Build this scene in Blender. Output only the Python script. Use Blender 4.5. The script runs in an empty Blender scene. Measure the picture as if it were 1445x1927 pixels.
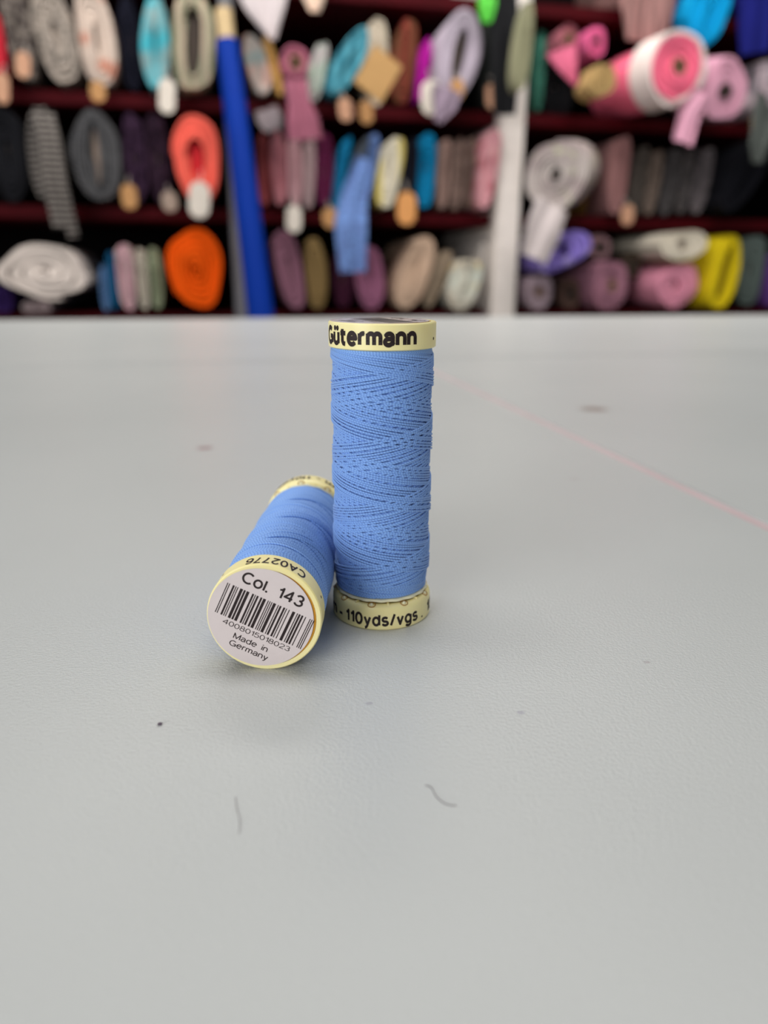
import bpy, bmesh, math, random
import numpy as np
from mathutils import Matrix, Vector

S = bpy.context.scene
COL = S.collection
PI = math.pi
mm = 0.001

# ------------------------------------------------------------------ camera
F_PX = 1396.85
CAM = Vector((0.000526, -0.141739, 0.06653))
PITCH, YAW, ROLL = 0.30914, -0.00048, 0.00411
fw = Vector((math.sin(YAW)*math.cos(PITCH), math.cos(YAW)*math.cos(PITCH), -math.sin(PITCH)))
rt = Vector((math.cos(YAW), -math.sin(YAW), 0))
up = rt.cross(fw)
RT = math.cos(ROLL)*rt + math.sin(ROLL)*up
UP = -math.sin(ROLL)*rt + math.cos(ROLL)*up
cd = bpy.data.cameras.new('camera')
cam = bpy.data.objects.new('camera', cd)
COL.objects.link(cam)
cam.matrix_world = Matrix(((RT.x, UP.x, -fw.x, CAM.x), (RT.y, UP.y, -fw.y, CAM.y), (RT.z, UP.z, -fw.z, CAM.z), (0, 0, 0, 1)))
cd.sensor_fit = 'HORIZONTAL'
cd.sensor_width = 36
cd.lens = F_PX*36/1445
cd.clip_start = 0.005
cd.clip_end = 60
cd.dof.use_dof = True
cd.dof.focus_distance = 0.1345
cd.dof.aperture_fstop = cd.lens/2.3
S.camera = cam

# ------------------------------------------------------------------ light
S.view_settings.view_transform = 'Standard'
S.view_settings.look = 'None'
S.view_settings.gamma = 1
S.view_settings.use_curve_mapping = False
S.view_settings.exposure = 0.0
S.cycles.use_denoising = True
wd = bpy.data.worlds.new('shop_daylight')
S.world = wd
wd.use_nodes = True
wd.node_tree.nodes['Background'].inputs[0].default_value = (0.97, 0.98, 1.0, 1)
wd.node_tree.nodes['Background'].inputs[1].default_value = 0.25


def area(name, loc, target, sx, sy, watts, col):
    l = bpy.data.lights.new(name, 'AREA')
    l.shape = 'RECTANGLE'
    l.size, l.size_y, l.energy, l.color = sx, sy, watts, col
    o = bpy.data.objects.new(name, l)
    COL.objects.link(o)
    o.location = loc
    o.rotation_euler = (Vector(target) - Vector(loc)).to_track_quat('-Z', 'Y').to_euler()
    return o


area('ceiling_panel_light', (-0.3, 2.25, 1.95), (-0.3, 2.25, 0), 2.6, 0.5, 22, (1, 0.97, 0.92))
area('ceiling_panel_light', (0.0, 0.45, 2.2), (0.0, 0.45, 0), 2.4, 0.6, 28, (1, 0.98, 0.95))
area('added_shelf_fill_light', (0.1, 1.45, 1.6), (0.25, 2.6, 0.5), 3.0, 0.35, 34, (1, 0.98, 0.95))  # added fill lamp aimed at the shelves to brighten the fabrics
area('shop_window_light', (-1.9, -2.3, 0.75), (0.2, 1.2, 0.25), 2.0, 1.5, 70, (0.98, 0.99, 1.0))


# ------------------------------------------------------------------ helpers
def lin(c):
    return tuple(((v/255)/12.92 if v/255 <= 0.04045 else ((v/255 + 0.055)/1.055)**2.4) for v in c)


def tag(o, label=None, cat=None, group=None, kind=None):
    if label: o['label'] = label
    if cat: o['category'] = cat
    if group: o['group'] = group
    if kind: o['kind'] = kind
    return o


def empty(name, loc, rz=0.0, parent=None):
    o = bpy.data.objects.new(name, None)
    COL.objects.link(o)
    o.location = loc
    o.rotation_euler = (0, 0, rz)
    o.empty_display_size = 0.02
    if parent: o.parent = parent
    return o


def mesh_obj(name, verts, faces, mat, parent=None, smooth=True):
    me = bpy.data.meshes.new(name)
    me.from_pydata([tuple(v) for v in verts], [], [tuple(f) for f in faces])
    me.update()
    if smooth:
        me.shade_smooth()
        me.set_sharp_from_angle(angle=math.radians(40))
    if mat: me.materials.append(mat)
    o = bpy.data.objects.new(name, me)
    COL.objects.link(o)
    if parent: o.parent = parent
    return o


def bm_obj(name, bm, mat, parent=None, smooth=True):
    bmesh.ops.recalc_face_normals(bm, faces=bm.faces)
    me = bpy.data.meshes.new(name)
    bm.to_mesh(me)
    bm.free()
    if smooth:
        me.shade_smooth()
        me.set_sharp_from_angle(angle=math.radians(35))
    me.materials.append(mat)
    o = bpy.data.objects.new(name, me)
    COL.objects.link(o)
    if parent: o.parent = parent
    return o


def box_bm(bm, c, s, bevel=0.0):
    r = bmesh.ops.create_cube(bm, size=1.0)
    for v in r['verts']:
        v.co = Vector((v.co.x*s[0] + c[0], v.co.y*s[1] + c[1], v.co.z*s[2] + c[2]))
    if bevel:
        es = list({e for v in r['verts'] for e in v.link_edges})
        bmesh.ops.bevel(bm, geom=es, offset=bevel, segments=2, affect='EDGES')
    return bm


def box(name, c, s, mat, parent=None, bevel=0.0):
    return bm_obj(name, box_bm(bmesh.new(), c, s, bevel), mat, parent)


def lathe(name, prof, mat, parent=None, seg=96, closed=False):
    verts, faces = [], []
    n = len(prof)
    for r, z in prof:
        for k in range(seg):
            a = 2*PI*k/seg
            verts.append((r*math.sin(a), -r*math.cos(a), z))
    rng = range(n if closed else n - 1)
    for i in rng:
        j = (i + 1) % n
        for k in range(seg):
            k2 = (k + 1) % seg
            faces.append((i*seg + k, i*seg + k2, j*seg + k2, j*seg + k))
    if not closed:
        faces.append(tuple(range(seg))[::-1])
        faces.append(tuple((n - 1)*seg + k for k in range(seg)))
    o = mesh_obj(name, verts, faces, mat, parent)
    return o


def tube_arrays(path, rad, sides=6):
    """path Nx3 array -> verts, quads of a tube along it"""
    p = np.asarray(path, float)
    t = np.gradient(p, axis=0)
    t /= np.linalg.norm(t, axis=1)[:, None]
    ref = np.array([0.0, 0.0, 1.0])
    b = np.cross(t, ref)
    ln = np.linalg.norm(b, axis=1)
    b[ln < 1e-6] = (1, 0, 0)
    b /= np.linalg.norm(b, axis=1)[:, None]
    n = np.cross(b, t)
    ang = np.arange(sides)*2*PI/sides
    rr = np.broadcast_to(np.asarray(rad, float), (len(p),))
    v = p[:, None, :] + rr[:, None, None]*(np.cos(ang)[None, :, None]*b[:, None, :] + np.sin(ang)[None, :, None]*n[:, None, :])
    v = v.reshape(-1, 3)
    i = np.arange(len(p) - 1)[:, None]*sides
    k = np.arange(sides)[None, :]
    k2 = (k + 1) % sides
    q = np.stack([i + k, i + k2, i + sides + k2, i + sides + k], -1).reshape(-1, 4)
    return v, q


# ------------------------------------------------------------------ materials
MATS = {}


def base_mat(name, col, rough=0.5, spec=0.5):
    m = bpy.data.materials.new(name)
    m.use_nodes = True
    b = m.node_tree.nodes['Principled BSDF']
    b.inputs['Base Color'].default_value = (*col, 1)
    b.inputs['Roughness'].default_value = rough
    b.inputs['Specular IOR Level'].default_value = spec
    return m, m.node_tree, b


def N(nt, typ, **kw):
    n = nt.nodes.new(typ)
    for k, v in kw.items():
        setattr(n, k, v)
    return n


def add_bump(nt, b, height, strength, dist):
    bp = N(nt, 'ShaderNodeBump')
    bp.inputs['Strength'].default_value = strength
    bp.inputs['Distance'].default_value = dist
    nt.links.new(height, bp.inputs['Height'])
    nt.links.new(bp.outputs[0], b.inputs['Normal'])


def noise(nt, vec, scale, detail=3.0, rough=0.5):
    n = N(nt, 'ShaderNodeTexNoise')
    n.inputs['Scale'].default_value = scale
    n.inputs['Detail'].default_value = detail
    n.inputs['Roughness'].default_value = rough
    nt.links.new(vec, n.inputs['Vector'])
    return n


def ramp(nt, fac, stops):
    r = N(nt, 'ShaderNodeValToRGB')
    e = r.color_ramp.elements
    while len(e) < len(stops): e.new(0.5)
    for i, (p, c) in enumerate(stops):
        e[i].position = p
        e[i].color = (*c, 1)
    nt.links.new(fac, r.inputs[0])
    return r


def mix(nt, a, b, fac):
    m = N(nt, 'ShaderNodeMix', data_type='RGBA')
    if isinstance(fac, float): m.inputs[0].default_value = fac
    else: nt.links.new(fac, m.inputs[0])
    for s, v in ((6, a), (7, b)):
        if isinstance(v, tuple): m.inputs[s].default_value = (*v, 1)
        else: nt.links.new(v, m.inputs[s])
    return m.outputs[2]


def plain(name, rgb, rough=0.5, spec=0.5, var=0.06, scale=40.0):
    """procedural plain material with a slight tone variation"""
    key = (name, rgb)
    if key in MATS: return MATS[key]
    c = lin(rgb)
    m, nt, b = base_mat(name, c, rough, spec)
    tc = N(nt, 'ShaderNodeTexCoord')
    n = noise(nt, tc.outputs['Object'], scale)
    r = ramp(nt, n.outputs[0], [(0.3, tuple(v*(1 - var) for v in c)), (0.7, tuple(min(1, v*(1 + var)) for v in c))])
    nt.links.new(r.outputs[0], b.inputs['Base Color'])
    MATS[key] = m
    return m


def fabric(c1, c2=None, pat='plain', scale=14.0, c3=None):
    """woven cloth: colour c1, optional print c2 (c3)"""
    key = ('cloth', c1, c2, pat, scale, c3)
    if key in MATS: return MATS[key]
    a = lin(c1)
    m, nt, b = base_mat('cloth_' + pat, a, 0.9, 0.12)
    tc = N(nt, 'ShaderNodeTexCoord')
    vec = tc.outputs['Object']
    n = noise(nt, vec, 9.0, 4)
    col = ramp(nt, n.outputs[0], [(0.25, tuple(v*0.86 for v in a)), (0.75, tuple(min(1, v*1.1) for v in a))]).outputs[0]
    if c2:
        d = lin(c2)
        if pat == 'fleck':
            k = noise(nt, vec, scale*4, 2)
            f = ramp(nt, k.outputs[0], [(0.46, (0, 0, 0)), (0.54, (1, 1, 1))]).outputs[0]
        elif pat == 'floral':
            k = N(nt, 'ShaderNodeTexVoronoi')
            k.inputs['Scale'].default_value = scale*2
            nt.links.new(vec, k.inputs['Vector'])
            f = ramp(nt, k.outputs['Distance'], [(0.3, (1, 1, 1)), (0.42, (0, 0, 0))]).outputs[0]
        elif pat == 'stripe':
            k = N(nt, 'ShaderNodeTexWave', bands_direction='Z')
            k.inputs['Scale'].default_value = scale
            nt.links.new(vec, k.inputs['Vector'])
            f = ramp(nt, k.outputs['Fac'], [(0.45, (0, 0, 0)), (0.55, (1, 1, 1))]).outputs[0]
        elif pat == 'upright':
            k = N(nt, 'ShaderNodeTexWave', bands_direction='X')
            k.inputs['Scale'].default_value = scale
            k.inputs['Distortion'].default_value = 2.0
            nt.links.new(vec, k.inputs['Vector'])
            f = ramp(nt, k.outputs['Fac'], [(0.4, (0, 0, 0)), (0.6, (1, 1, 1))]).outputs[0]
        else:
            k = noise(nt, vec, scale, 3)
            f = ramp(nt, k.outputs[0], [(0.42, (0, 0, 0)), (0.58, (1, 1, 1))]).outputs[0]
        col = mix(nt, col, d, f)
        if c3:
            k3 = noise(nt, vec, scale*1.7, 1)
            f3 = ramp(nt, k3.outputs[0], [(0.58, (0, 0, 0)), (0.66, (1, 1, 1))]).outputs[0]
            col = mix(nt, col, lin(c3), f3)
    nt.links.new(col, b.inputs['Base Color'])
    w = noise(nt, vec, 120.0, 2)
    add_bump(nt, b, w.outputs[0], 0.4, 0.004)
    MATS[key] = m
    return m


# table laminate: pale grey, fine pebbled grain, a few old smudges
def table_mat():
    m, nt, b = base_mat('pebbled_laminate', (0.6, 0.6, 0.58), 0.34, 0.5)
    tc = N(nt, 'ShaderNodeNewGeometry')
    pos = tc.outputs['Position']
    big = noise(nt, pos, 7.0, 4)
    col = ramp(nt, big.outputs[0], [(0.3, (0.512, 0.526, 0.512)), (0.7, (0.552, 0.565, 0.550))]).outputs[0]

    def smudge(col, x, y, rx, ry, c, strength):
        sub = N(nt, 'ShaderNodeVectorMath', operation='SUBTRACT')
        nt.links.new(pos, sub.inputs[0]); sub.inputs[1].default_value = (x, y, 0)
        dv = N(nt, 'ShaderNodeVectorMath', operation='DIVIDE')
        nt.links.new(sub.outputs[0], dv.inputs[0]); dv.inputs[1].default_value = (rx, ry, 1)
        ln = N(nt, 'ShaderNodeVectorMath', operation='LENGTH')
        nt.links.new(dv.outputs[0], ln.inputs[0])
        wob = noise(nt, pos, 600.0, 2)
        ad = N(nt, 'ShaderNodeMath', operation='MULTIPLY_ADD')
        nt.links.new(wob.outputs[0], ad.inputs[0]); ad.inputs[1].default_value = 0.8
        nt.links.new(ln.outputs['Value'], ad.inputs[2])
        f = ramp(nt, ad.outputs[0], [(0.9, (strength,)*3), (1.0, (0, 0, 0))])
        f.color_ramp.elements[0].position = 0.75
        return mix(nt, col, c, f.outputs[0])

    col = smudge(col, 0.1102, 0.2451, 0.015, 0.0135, (0.26, 0.20, 0.17), 0.85)
    col = smudge(col, -0.0718, 0.1501, 0.0065, 0.0065, (0.30, 0.19, 0.20), 0.8)
    col = smudge(col, 0.066, 0.105, 0.004, 0.003, (0.45, 0.42, 0.42), 0.5)
    col = smudge(col, -0.0018, -0.036, 0.0012, 0.0009, (0.36, 0.35, 0.38), 0.6)
    col = smudge(col, 0.0225, -0.0385, 0.0014, 0.0011, (0.38, 0.37, 0.42), 0.7)
    col = smudge(col, 0.048, -0.022, 0.0014, 0.0009, (0.40, 0.37, 0.37), 0.7)
    nt.links.new(col, b.inputs['Base Color'])
    g = noise(nt, pos, 1700.0, 2, 0.5)
    g2 = noise(nt, pos, 3900.0, 1, 0.5)
    ad = N(nt, 'ShaderNodeMath', operation='MULTIPLY_ADD')
    nt.links.new(g2.outputs[0], ad.inputs[0]); ad.inputs[1].default_value = 0.35
    nt.links.new(g.outputs[0], ad.inputs[2])
    add_bump(nt, b, ad.outputs[0], 0.42, 0.00022)
    return m


M_TABLE = table_mat()
M_SEAM = plain('pink_grey_joint_filler', (196, 176, 177), 0.6)
M_SEAM2 = plain('grey_joint_filler', (142, 133, 132), 0.6)
M_LEG = plain('painted_steel', (120, 122, 124), 0.45)

m, nt, b = base_mat('cream_plastic', lin((250, 235, 170)), 0.34, 0.5)
b.inputs['Subsurface Weight'].default_value = 0.25
b.inputs['Subsurface Radius'].default_value = (0.002, 0.0015, 0.0006)
b.inputs['Subsurface Scale'].default_value = 1.0
tc = N(nt, 'ShaderNodeTexCoord')
k = noise(nt, tc.outputs['Object'], 160.0, 2)
nt.links.new(ramp(nt, k.outputs[0], [(0.3, lin((249, 232, 165))), (0.7, lin((251, 237, 175)))]).outputs[0], b.inputs['Base Color'])
M_CREAM = m
M_AMBER = plain('amber_groove_shade', (198, 138, 20), 0.4)  # shade and translucency of the cream cap's groove, painted as amber
M_SLOT = plain('dark_amber_plastic', (166, 120, 52), 0.4)
M_INK = plain('black_ink', (38, 26, 26), 0.55, 0.3)
M_LABEL = plain('pale_paper_label', (216, 204, 202), 0.25, 0.5, 0.02, 300.0)
M_LOCK = plain('pale_plastic', (236, 230, 196), 0.4)

# thread: blue polyester with the twist of its plies (uv.x runs along the strand, uv.y around it)
m, nt, b = base_mat('blue_sewing_thread', lin((122, 164, 226)), 0.6, 0.35)
b.inputs['Sheen Weight'].default_value = 0.2
uv = N(nt, 'ShaderNodeUVMap')
sx = N(nt, 'ShaderNodeSeparateXYZ')
nt.links.new(uv.outputs[0], sx.inputs[0])
ad = N(nt, 'ShaderNodeMath', operation='ADD')
nt.links.new(sx.outputs[0], ad.inputs[0]); nt.links.new(sx.outputs[1], ad.inputs[1])
mu = N(nt, 'ShaderNodeMath', operation='MULTIPLY'); mu.inputs[1].default_value = 2*PI
nt.links.new(ad.outputs[0], mu.inputs[0])
sn = N(nt, 'ShaderNodeMath', operation='SINE')
nt.links.new(mu.outputs[0], sn.inputs[0])
nr = N(nt, 'ShaderNodeMath', operation='MULTIPLY_ADD'); nr.inputs[1].default_value = 0.5; nr.inputs[2].default_value = 0.5
nt.links.new(sn.outputs[0], nr.inputs[0])
nt.links.new(ramp(nt, nr.outputs[0], [(0.0, lin((110, 150, 216))), (1.0, lin((136, 178, 238)))]).outputs[0], b.inputs['Base Color'])
add_bump(nt, b, nr.outputs[0], 0.35, 0.00008)
M_THREAD = m

# ------------------------------------------------------------------ the setting
G = 0.205                                  # the shop's walls stand turned by this angle
AX = Vector((math.cos(G), math.sin(G), 0))     # along the shelves
DP = Vector((-math.sin(G), math.cos(G), 0))    # into the shelves
WALL_D = 2.5                               # camera to shelf front
P0 = CAM + Vector((0, WALL_D, 0))
FLOOR_Z = -0.88


def ray(px, py):
    return fw + RT*((px - 722.5)/F_PX) - UP*((py - 963.5)/F_PX)


def wpt(px, py, off=0.0):
    """point of the shelf-front plane (moved off metres into the shelves) seen at a pixel"""
    d = ray(px, py)
    t = ((P0 + DP*off - CAM).dot(DP))/d.dot(DP)
    return CAM + d*t


def wl(p):
    """world -> along-shelf coordinate, height"""
    q = p - P0
    return q.dot(AX), p.z


def wpos(a, dep, z):
    v = P0 + AX*a + DP*dep
    return Vector((v.x, v.y, z))


SH_Z = [0.764 + 0.0665, 0.4660 + 0.0665, 0.1693 + 0.0665, -0.131 + 0.0665]   # shelf centre heights, top to bottom
SH_T = 0.036
M_FLOOR = plain('grey_vinyl_floor', (120, 116, 110), 0.5, 0.4, 0.1, 4.0)
M_WALL = plain('dim_plaster', (120, 112, 108), 0.8, 0.3, 0.05, 3.0)
M_SHELF = plain('dark_red_paint', (58, 3, 9), 0.6, 0.06, 0.12, 12.0)
M_SHADE = plain('shade_black_board', (14, 10, 11), 0.8, 0.05)  # near-black colour stands in for the deep shade behind the bolts
M_POST = plain('off_white_paint', (222, 212, 204), 0.55)
M_GPOST = plain('grey_metal_paint', (104, 102, 106), 0.5)

fl = box('floor', (0, 0.8, FLOOR_Z - 0.03), (7.5, 8.0, 0.06), M_FLOOR)
tag(fl, 'grey vinyl shop floor under the cutting table', 'floor', kind='structure')
wb = box('wall_back', (0, 0, 0), (6.5, 0.08, 3.3), M_WALL)
wb.location = wpos(0, 0.80, FLOOR_Z + 1.65)
wb.rotation_euler = (0, 0, G)
tag(wb, 'plain plaster wall behind the fabric shelves', 'wall', kind='structure')

# shelving
unit = empty('shelving_unit', wpos(0, 0, FLOOR_Z), G)
tag(unit, 'dark red shelving with off-white post filled with fabric bolts', 'shelving')
a_post = wl(wpt(948, 420))[0]
a_grey = wl(wpt(446, 420))[0]
bays = [(-2.6, a_grey - 0.02), (a_grey + 0.02, a_post - 0.045), (a_post + 0.045, 2.6)]
shelf_levels = SH_Z + [-0.43 + 0.0665, -0.73 + 0.0665]
for (a0, a1) in bays:
    for z in shelf_levels:
        box('shelf_board', ((a0 + a1)/2, 0.30, z - FLOOR_Z), (a1 - a0, 0.60, SH_T), M_SHELF, unit, 0.003)
box('back_panel', (0, 0.625, 1.25), (5.2, 0.02, 2.5), M_SHADE, unit, 0.002)
box('upright', (a_post, 0.262, 1.15), (0.080, 0.60, 2.3), M_POST, unit, 0.006)
box('upright', (a_grey, 0.29, 1.15), (0.038, 0.60, 2.3), M_GPOST, unit, 0.004)
box('upright', (-2.62, 0.30, 1.15), (0.038, 0.60, 2.3), M_GPOST, unit, 0.004)
box('upright', (2.62, 0.30, 1.15), (0.038, 0.60, 2.3), M_GPOST, unit, 0.004)

# cutting table, its top made of laminate boards
tab = empty('cutting_table', (0, 0, FLOOR_Z), G - 0.004)
tag(tab, 'large pale grey laminate cutting table with jointed boards', 'table')
TZ = -FLOOR_Z
tR = Matrix.Rotation(-(G - 0.004), 3, 'Z')


def tl(x, y):
    v = tR @ Vector((x, y, 0))
    return v.x, v.y


edge_y = tl(-0.0018, 1.1230)[1]
seam_y = (tl(-0.2875, 0.4201)[1] + tl(-0.0706, 0.4719)[1])/2
seam_x = (tl(0.0350, 0.3643)[0] + tl(0.1144, 0.0684)[0])/2
X0, X1, Y0 = -1.35, 1.35, -0.55
TH = 0.03
gap = 0.0024
for (x0, x1, y0, y1) in ((X0, X1, seam_y + gap, edge_y), (X0, seam_x - gap, Y0, seam_y - gap), (seam_x + gap, X1, Y0, seam_y - gap)):
    box('board', ((x0 + x1)/2, (y0 + y1)/2, TZ - TH/2), (x1 - x0, y1 - y0, TH), M_TABLE, tab, 0.0004)
box('joint_strip', (0, seam_y, TZ - TH/2 - 0.0001), (X1 - X0, 2*gap, TH - 0.001), M_SEAM2, tab)
box('joint_strip', (seam_x, (Y0 + seam_y - gap)/2, TZ - TH/2 - 0.0001), (2*gap, seam_y - gap - Y0, TH - 0.001), M_SEAM, tab)
for sx_ in (X0 + 0.08, X1 - 0.08):
    for sy_ in (Y0 + 0.08, edge_y - 0.08):
        box('leg', (sx_, sy_, (TZ - TH)/2), (0.06, 0.06, TZ - TH), M_LEG, tab, 0.003)
for sy_ in (Y0 + 0.08, edge_y - 0.08):
    box('apron', (0, sy_, TZ - TH - 0.05), (X1 - X0 - 0.22, 0.03, 0.10), M_LEG, tab, 0.002)

# ------------------------------------------------------------------ thread spools
R = 10*mm
H = 58.45*mm
CAP = 4.65*mm
TH0, TH1 = 6.25*mm, H - CAP + 0.1*mm          # thread from / to


def _arc(cx, cy, rx, ry, a0, a1):
    n = max(4, int(abs(a1 - a0)/18))
    return [(cx + rx*math.cos(math.radians(a0 + (a1 - a0)*i/n)), cy + ry*math.sin(math.radians(a0 + (a1 - a0)*i/n))) for i in range(n + 1)]


# sans lettering as pen strokes: width, strokes (a single point is a dot); cap height 1, x-height 0.74
GLYPH = {
    'C': (0.66, [_arc(0.40, 0.5, 0.40, 0.5, 48, 312)]),
    'G': (0.76, [_arc(0.40, 0.5, 0.40, 0.5, 48, 335) + [(0.76, 0.44), (0.44, 0.44)], [(0.76, 0.44), (0.76, 0.02)]]),
    'o': (0.56, [_arc(0.28, 0.37, 0.28, 0.37, 0, 360)]),
    'l': (0.0, [[(0, 0), (0, 1)]]),
    '.': (0.0, [[(0, 0.02)]]),
    '1': (0.26, [[(0.0, 0.76), (0.16, 0.82), (0.26, 1.0), (0.26, 0)]]),
    '4': (0.60, [[(0.46, 0), (0.46, 1), (0, 0.3), (0.60, 0.3)]]),
    '3': (0.54, [_arc(0.26, 0.75, 0.24, 0.25, 160, -90), _arc(0.26, 0.26, 0.28, 0.26, 90, -165)]),
    '0': (0.54, [_arc(0.27, 0.5, 0.27, 0.5, 0, 360)]),
    '8': (0.54, [_arc(0.27, 0.76, 0.22, 0.24, 0, 360), _arc(0.27, 0.27, 0.27, 0.27, 0, 360)]),
    '5': (0.54, [[(0.50, 1), (0.10, 1), (0.05, 0.52)] + _arc(0.25, 0.32, 0.29, 0.32, 130, -155)]),
    '2': (0.54, [_arc(0.27, 0.72, 0.26, 0.28, 170, -30) + [(0, 0), (0.54, 0)]]),
    '7': (0.54, [[(0, 1), (0.54, 1), (0.30, 0.5), (0.18, 0)]]),
    '6': (0.54, [_arc(0.27, 0.30, 0.27, 0.30, 0, 360), _arc(0.30, 0.48, 0.30, 0.52, 195, 45)]),
    'A': (0.68, [[(0, 0), (0.34, 1), (0.68, 0)], [(0.12, 0.34), (0.56, 0.34)]]),
    'M': (0.78, [[(0, 0), (0, 1), (0.39, 0.05), (0.78, 1), (0.78, 0)]]),
    'a': (0.50, [_arc(0.26, 0.52, 0.22, 0.22, 165, 0) + [(0.48, 0.10), (0.53, 0.0)], [(0.48, 0.42)] + _arc(0.23, 0.20, 0.23, 0.20, 75, 290) + [(0.48, 0.16)]]),
    'd': (0.52, [_arc(0.26, 0.37, 0.26, 0.37, 0, 360), [(0.52, 0), (0.52, 1)]]),
    'e': (0.54, [[(0, 0.40), (0.54, 0.40)] + _arc(0.27, 0.37, 0.27, 0.37, 5, 320)]),
    'i': (0.0, [[(0, 0), (0, 0.74)], [(0, 0.99)]]),
    'n': (0.46, [[(0, 0), (0, 0.74)], _arc(0.23, 0.49, 0.23, 0.25, 180, 0) + [(0.46, 0)]]),
    'm': (0.76, [[(0, 0), (0, 0.74)], _arc(0.19, 0.52, 0.19, 0.22, 180, 0) + [(0.38, 0)], _arc(0.57, 0.52, 0.19, 0.22, 180, 0) + [(0.76, 0)]]),
    'r': (0.26, [[(0, 0), (0, 0.74)], _arc(0.24, 0.46, 0.24, 0.28, 180, 75)]),
    'y': (0.48, [[(0, 0.74), (0.25, 0.02)], [(0.48, 0.74), (0.22, -0.10), (0.14, -0.22), (0.02, -0.24)]]),
    't': (0.34, [[(0.12, 0.97), (0.12, 0.18), (0.20, 0.03), (0.36, 0.0)], [(-0.06, 0.70), (0.38, 0.70)]]),
    '\u00fc': (0.46, [[(0, 0.74)] + _arc(0.23, 0.25, 0.23, 0.25, 180, 360), [(0.46, 0.74), (0.46, 0)], [(0.09, 1.0)], [(0.37, 1.0)]]),
    's': (0.46, [_arc(0.23, 0.55, 0.21, 0.19, 35, 250) + _arc(0.23, 0.19, 0.23, 0.19, 70, -155)]),
    '/': (0.32, [[(0, -0.03), (0.32, 1.02)]]),
    'v': (0.48, [[(0, 0.74), (0.24, 0), (0.48, 0.74)]]),
    'g': (0.52, [_arc(0.26, 0.38, 0.26, 0.36, 0, 360), [(0.52, 0.74), (0.52, -0.05)] + _arc(0.27, -0.05, 0.25, 0.19, 0, -150)]),
    '-': (0.30, [[(0, 0.36), (0.30, 0.36)]]),
    ' ': (0.40, []),
}


def text_mesh(txt, weight=0.14, gap_=0.07):
    """flat lettering drawn with a pen of the given weight (cap height = 1)"""
    bm = bmesh.new()
    h = weight/2
    x = 0.0

    def disc(px, py, r):
        bm.faces.new([bm.verts.new((px + r*math.cos(2*PI*i/10), py + r*math.sin(2*PI*i/10), 0)) for i in range(10)])
    if weight > 0.22: gap_ = 0.02
    for ch in txt:
        w, strokes = GLYPH[ch]
        for st in strokes:
            # the pen stays inside the letter's height
            pts = [(x + px, h + py*(1 - 2*h) if py >= 0 else h + py) for px, py in st]
            if len(pts) == 1:
                disc(pts[0][0], pts[0][1], h*1.15)
                continue
            fine = [pts[0]]
            for p, q in zip(pts, pts[1:]):
                n = max(1, int(math.dist(p, q)/0.12))
                fine += [(p[0] + (q[0] - p[0])*i/n, p[1] + (q[1] - p[1])*i/n) for i in range(1, n + 1)]
            for p, q in zip(fine, fine[1:]):
                d = math.dist(p, q)
                if d < 1e-6: continue
                nx, ny = -(q[1] - p[1])/d*h, (q[0] - p[0])/d*h
                bm.faces.new([bm.verts.new((*v, 0)) for v in ((p[0] + nx, p[1] + ny), (p[0] - nx, p[1] - ny), (q[0] - nx, q[1] - ny), (q[0] + nx, q[1] + ny))])
            for p in fine[1:-1]: disc(p[0], p[1], h*0.995)
        x += w + weight + gap_
    return bm


def bounds(bm):
    xs = [v.co.x for v in bm.verts]; ys = [v.co.y for v in bm.verts]
    return min(xs), max(xs), min(ys), max(ys)


def cap_height():
    return 1.0


def bent_print(name, txt, phi0, phi1, z0, capsize, parent, bold=0.2):
    """printed text wrapped on the flange between two angles (degrees), baseline z0"""
    bm = text_mesh(txt, bold)
    x0, x1, _, _ = bounds(bm)
    ks = capsize/cap_height()
    kx = (math.radians(phi1 - phi0)*R)/(x1 - x0)
    for v in bm.verts:
        v.co = Vector(((v.co.x - x0)*kx, v.co.y*ks, 0))
    L = (x1 - x0)*kx
    r = R + 0.025*mm
    for v in bm.verts:
        a = math.radians(phi0) + v.co.x/R
        v.co = Vector((r*math.sin(a), -r*math.cos(a), z0 + v.co.y))
    return bm_obj(name, bm, M_INK, parent, smooth=False)


def dot_print(phi, z, parent, rad=0.28*mm):
    bm = bmesh.new()
    bmesh.ops.create_circle(bm, cap_ends=True, segments=14, radius=rad)
    for v in bm.verts:
        a = math.radians(phi) + v.co.x/R
        r = R + 0.025*mm
        v.co = Vector((r*math.sin(a), -r*math.cos(a), z + v.co.y))
    return bm_obj('printed_dot', bm, M_INK, parent, smooth=False)


def flat_print(name, txt, a0, a1, b0, capsize, z, parent, bold=0.0):
    bm = text_mesh(txt, bold)
    x0, x1, _, _ = bounds(bm)
    ks = capsize/cap_height()
    kx = (a1 - a0)/(x1 - x0)
    for v in bm.verts:
        v.co = Vector((a0 + (v.co.x - x0)*kx, b0 + v.co.y*ks, z))
    return bm_obj(name, bm, M_INK, parent, smooth=False)


def ean13(code):
    Lc = ['0001101', '0011001', '0010011', '0111101', '0100011', '0110001', '0101111', '0111011', '0110111', '0001011']
    Rc = [''.join('1' if c == '0' else '0' for c in s) for s in Lc]
    Gc = [s[::-1] for s in Rc]
    par = ['LLLLLL', 'LLGLGG', 'LLGGLG', 'LLGGGL', 'LGLLGG', 'LGGLLG', 'LGGGLL', 'LGLGLG', 'LGLGGL', 'LGGLGL'][int(code[0])]
    s = '101'
    for d, p in zip(code[1:7], par): s += (Lc if p == 'L' else Gc)[int(d)]
    s += '01010'
    for d in code[7:]: s += Rc[int(d)]
    return s + '101'


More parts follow.
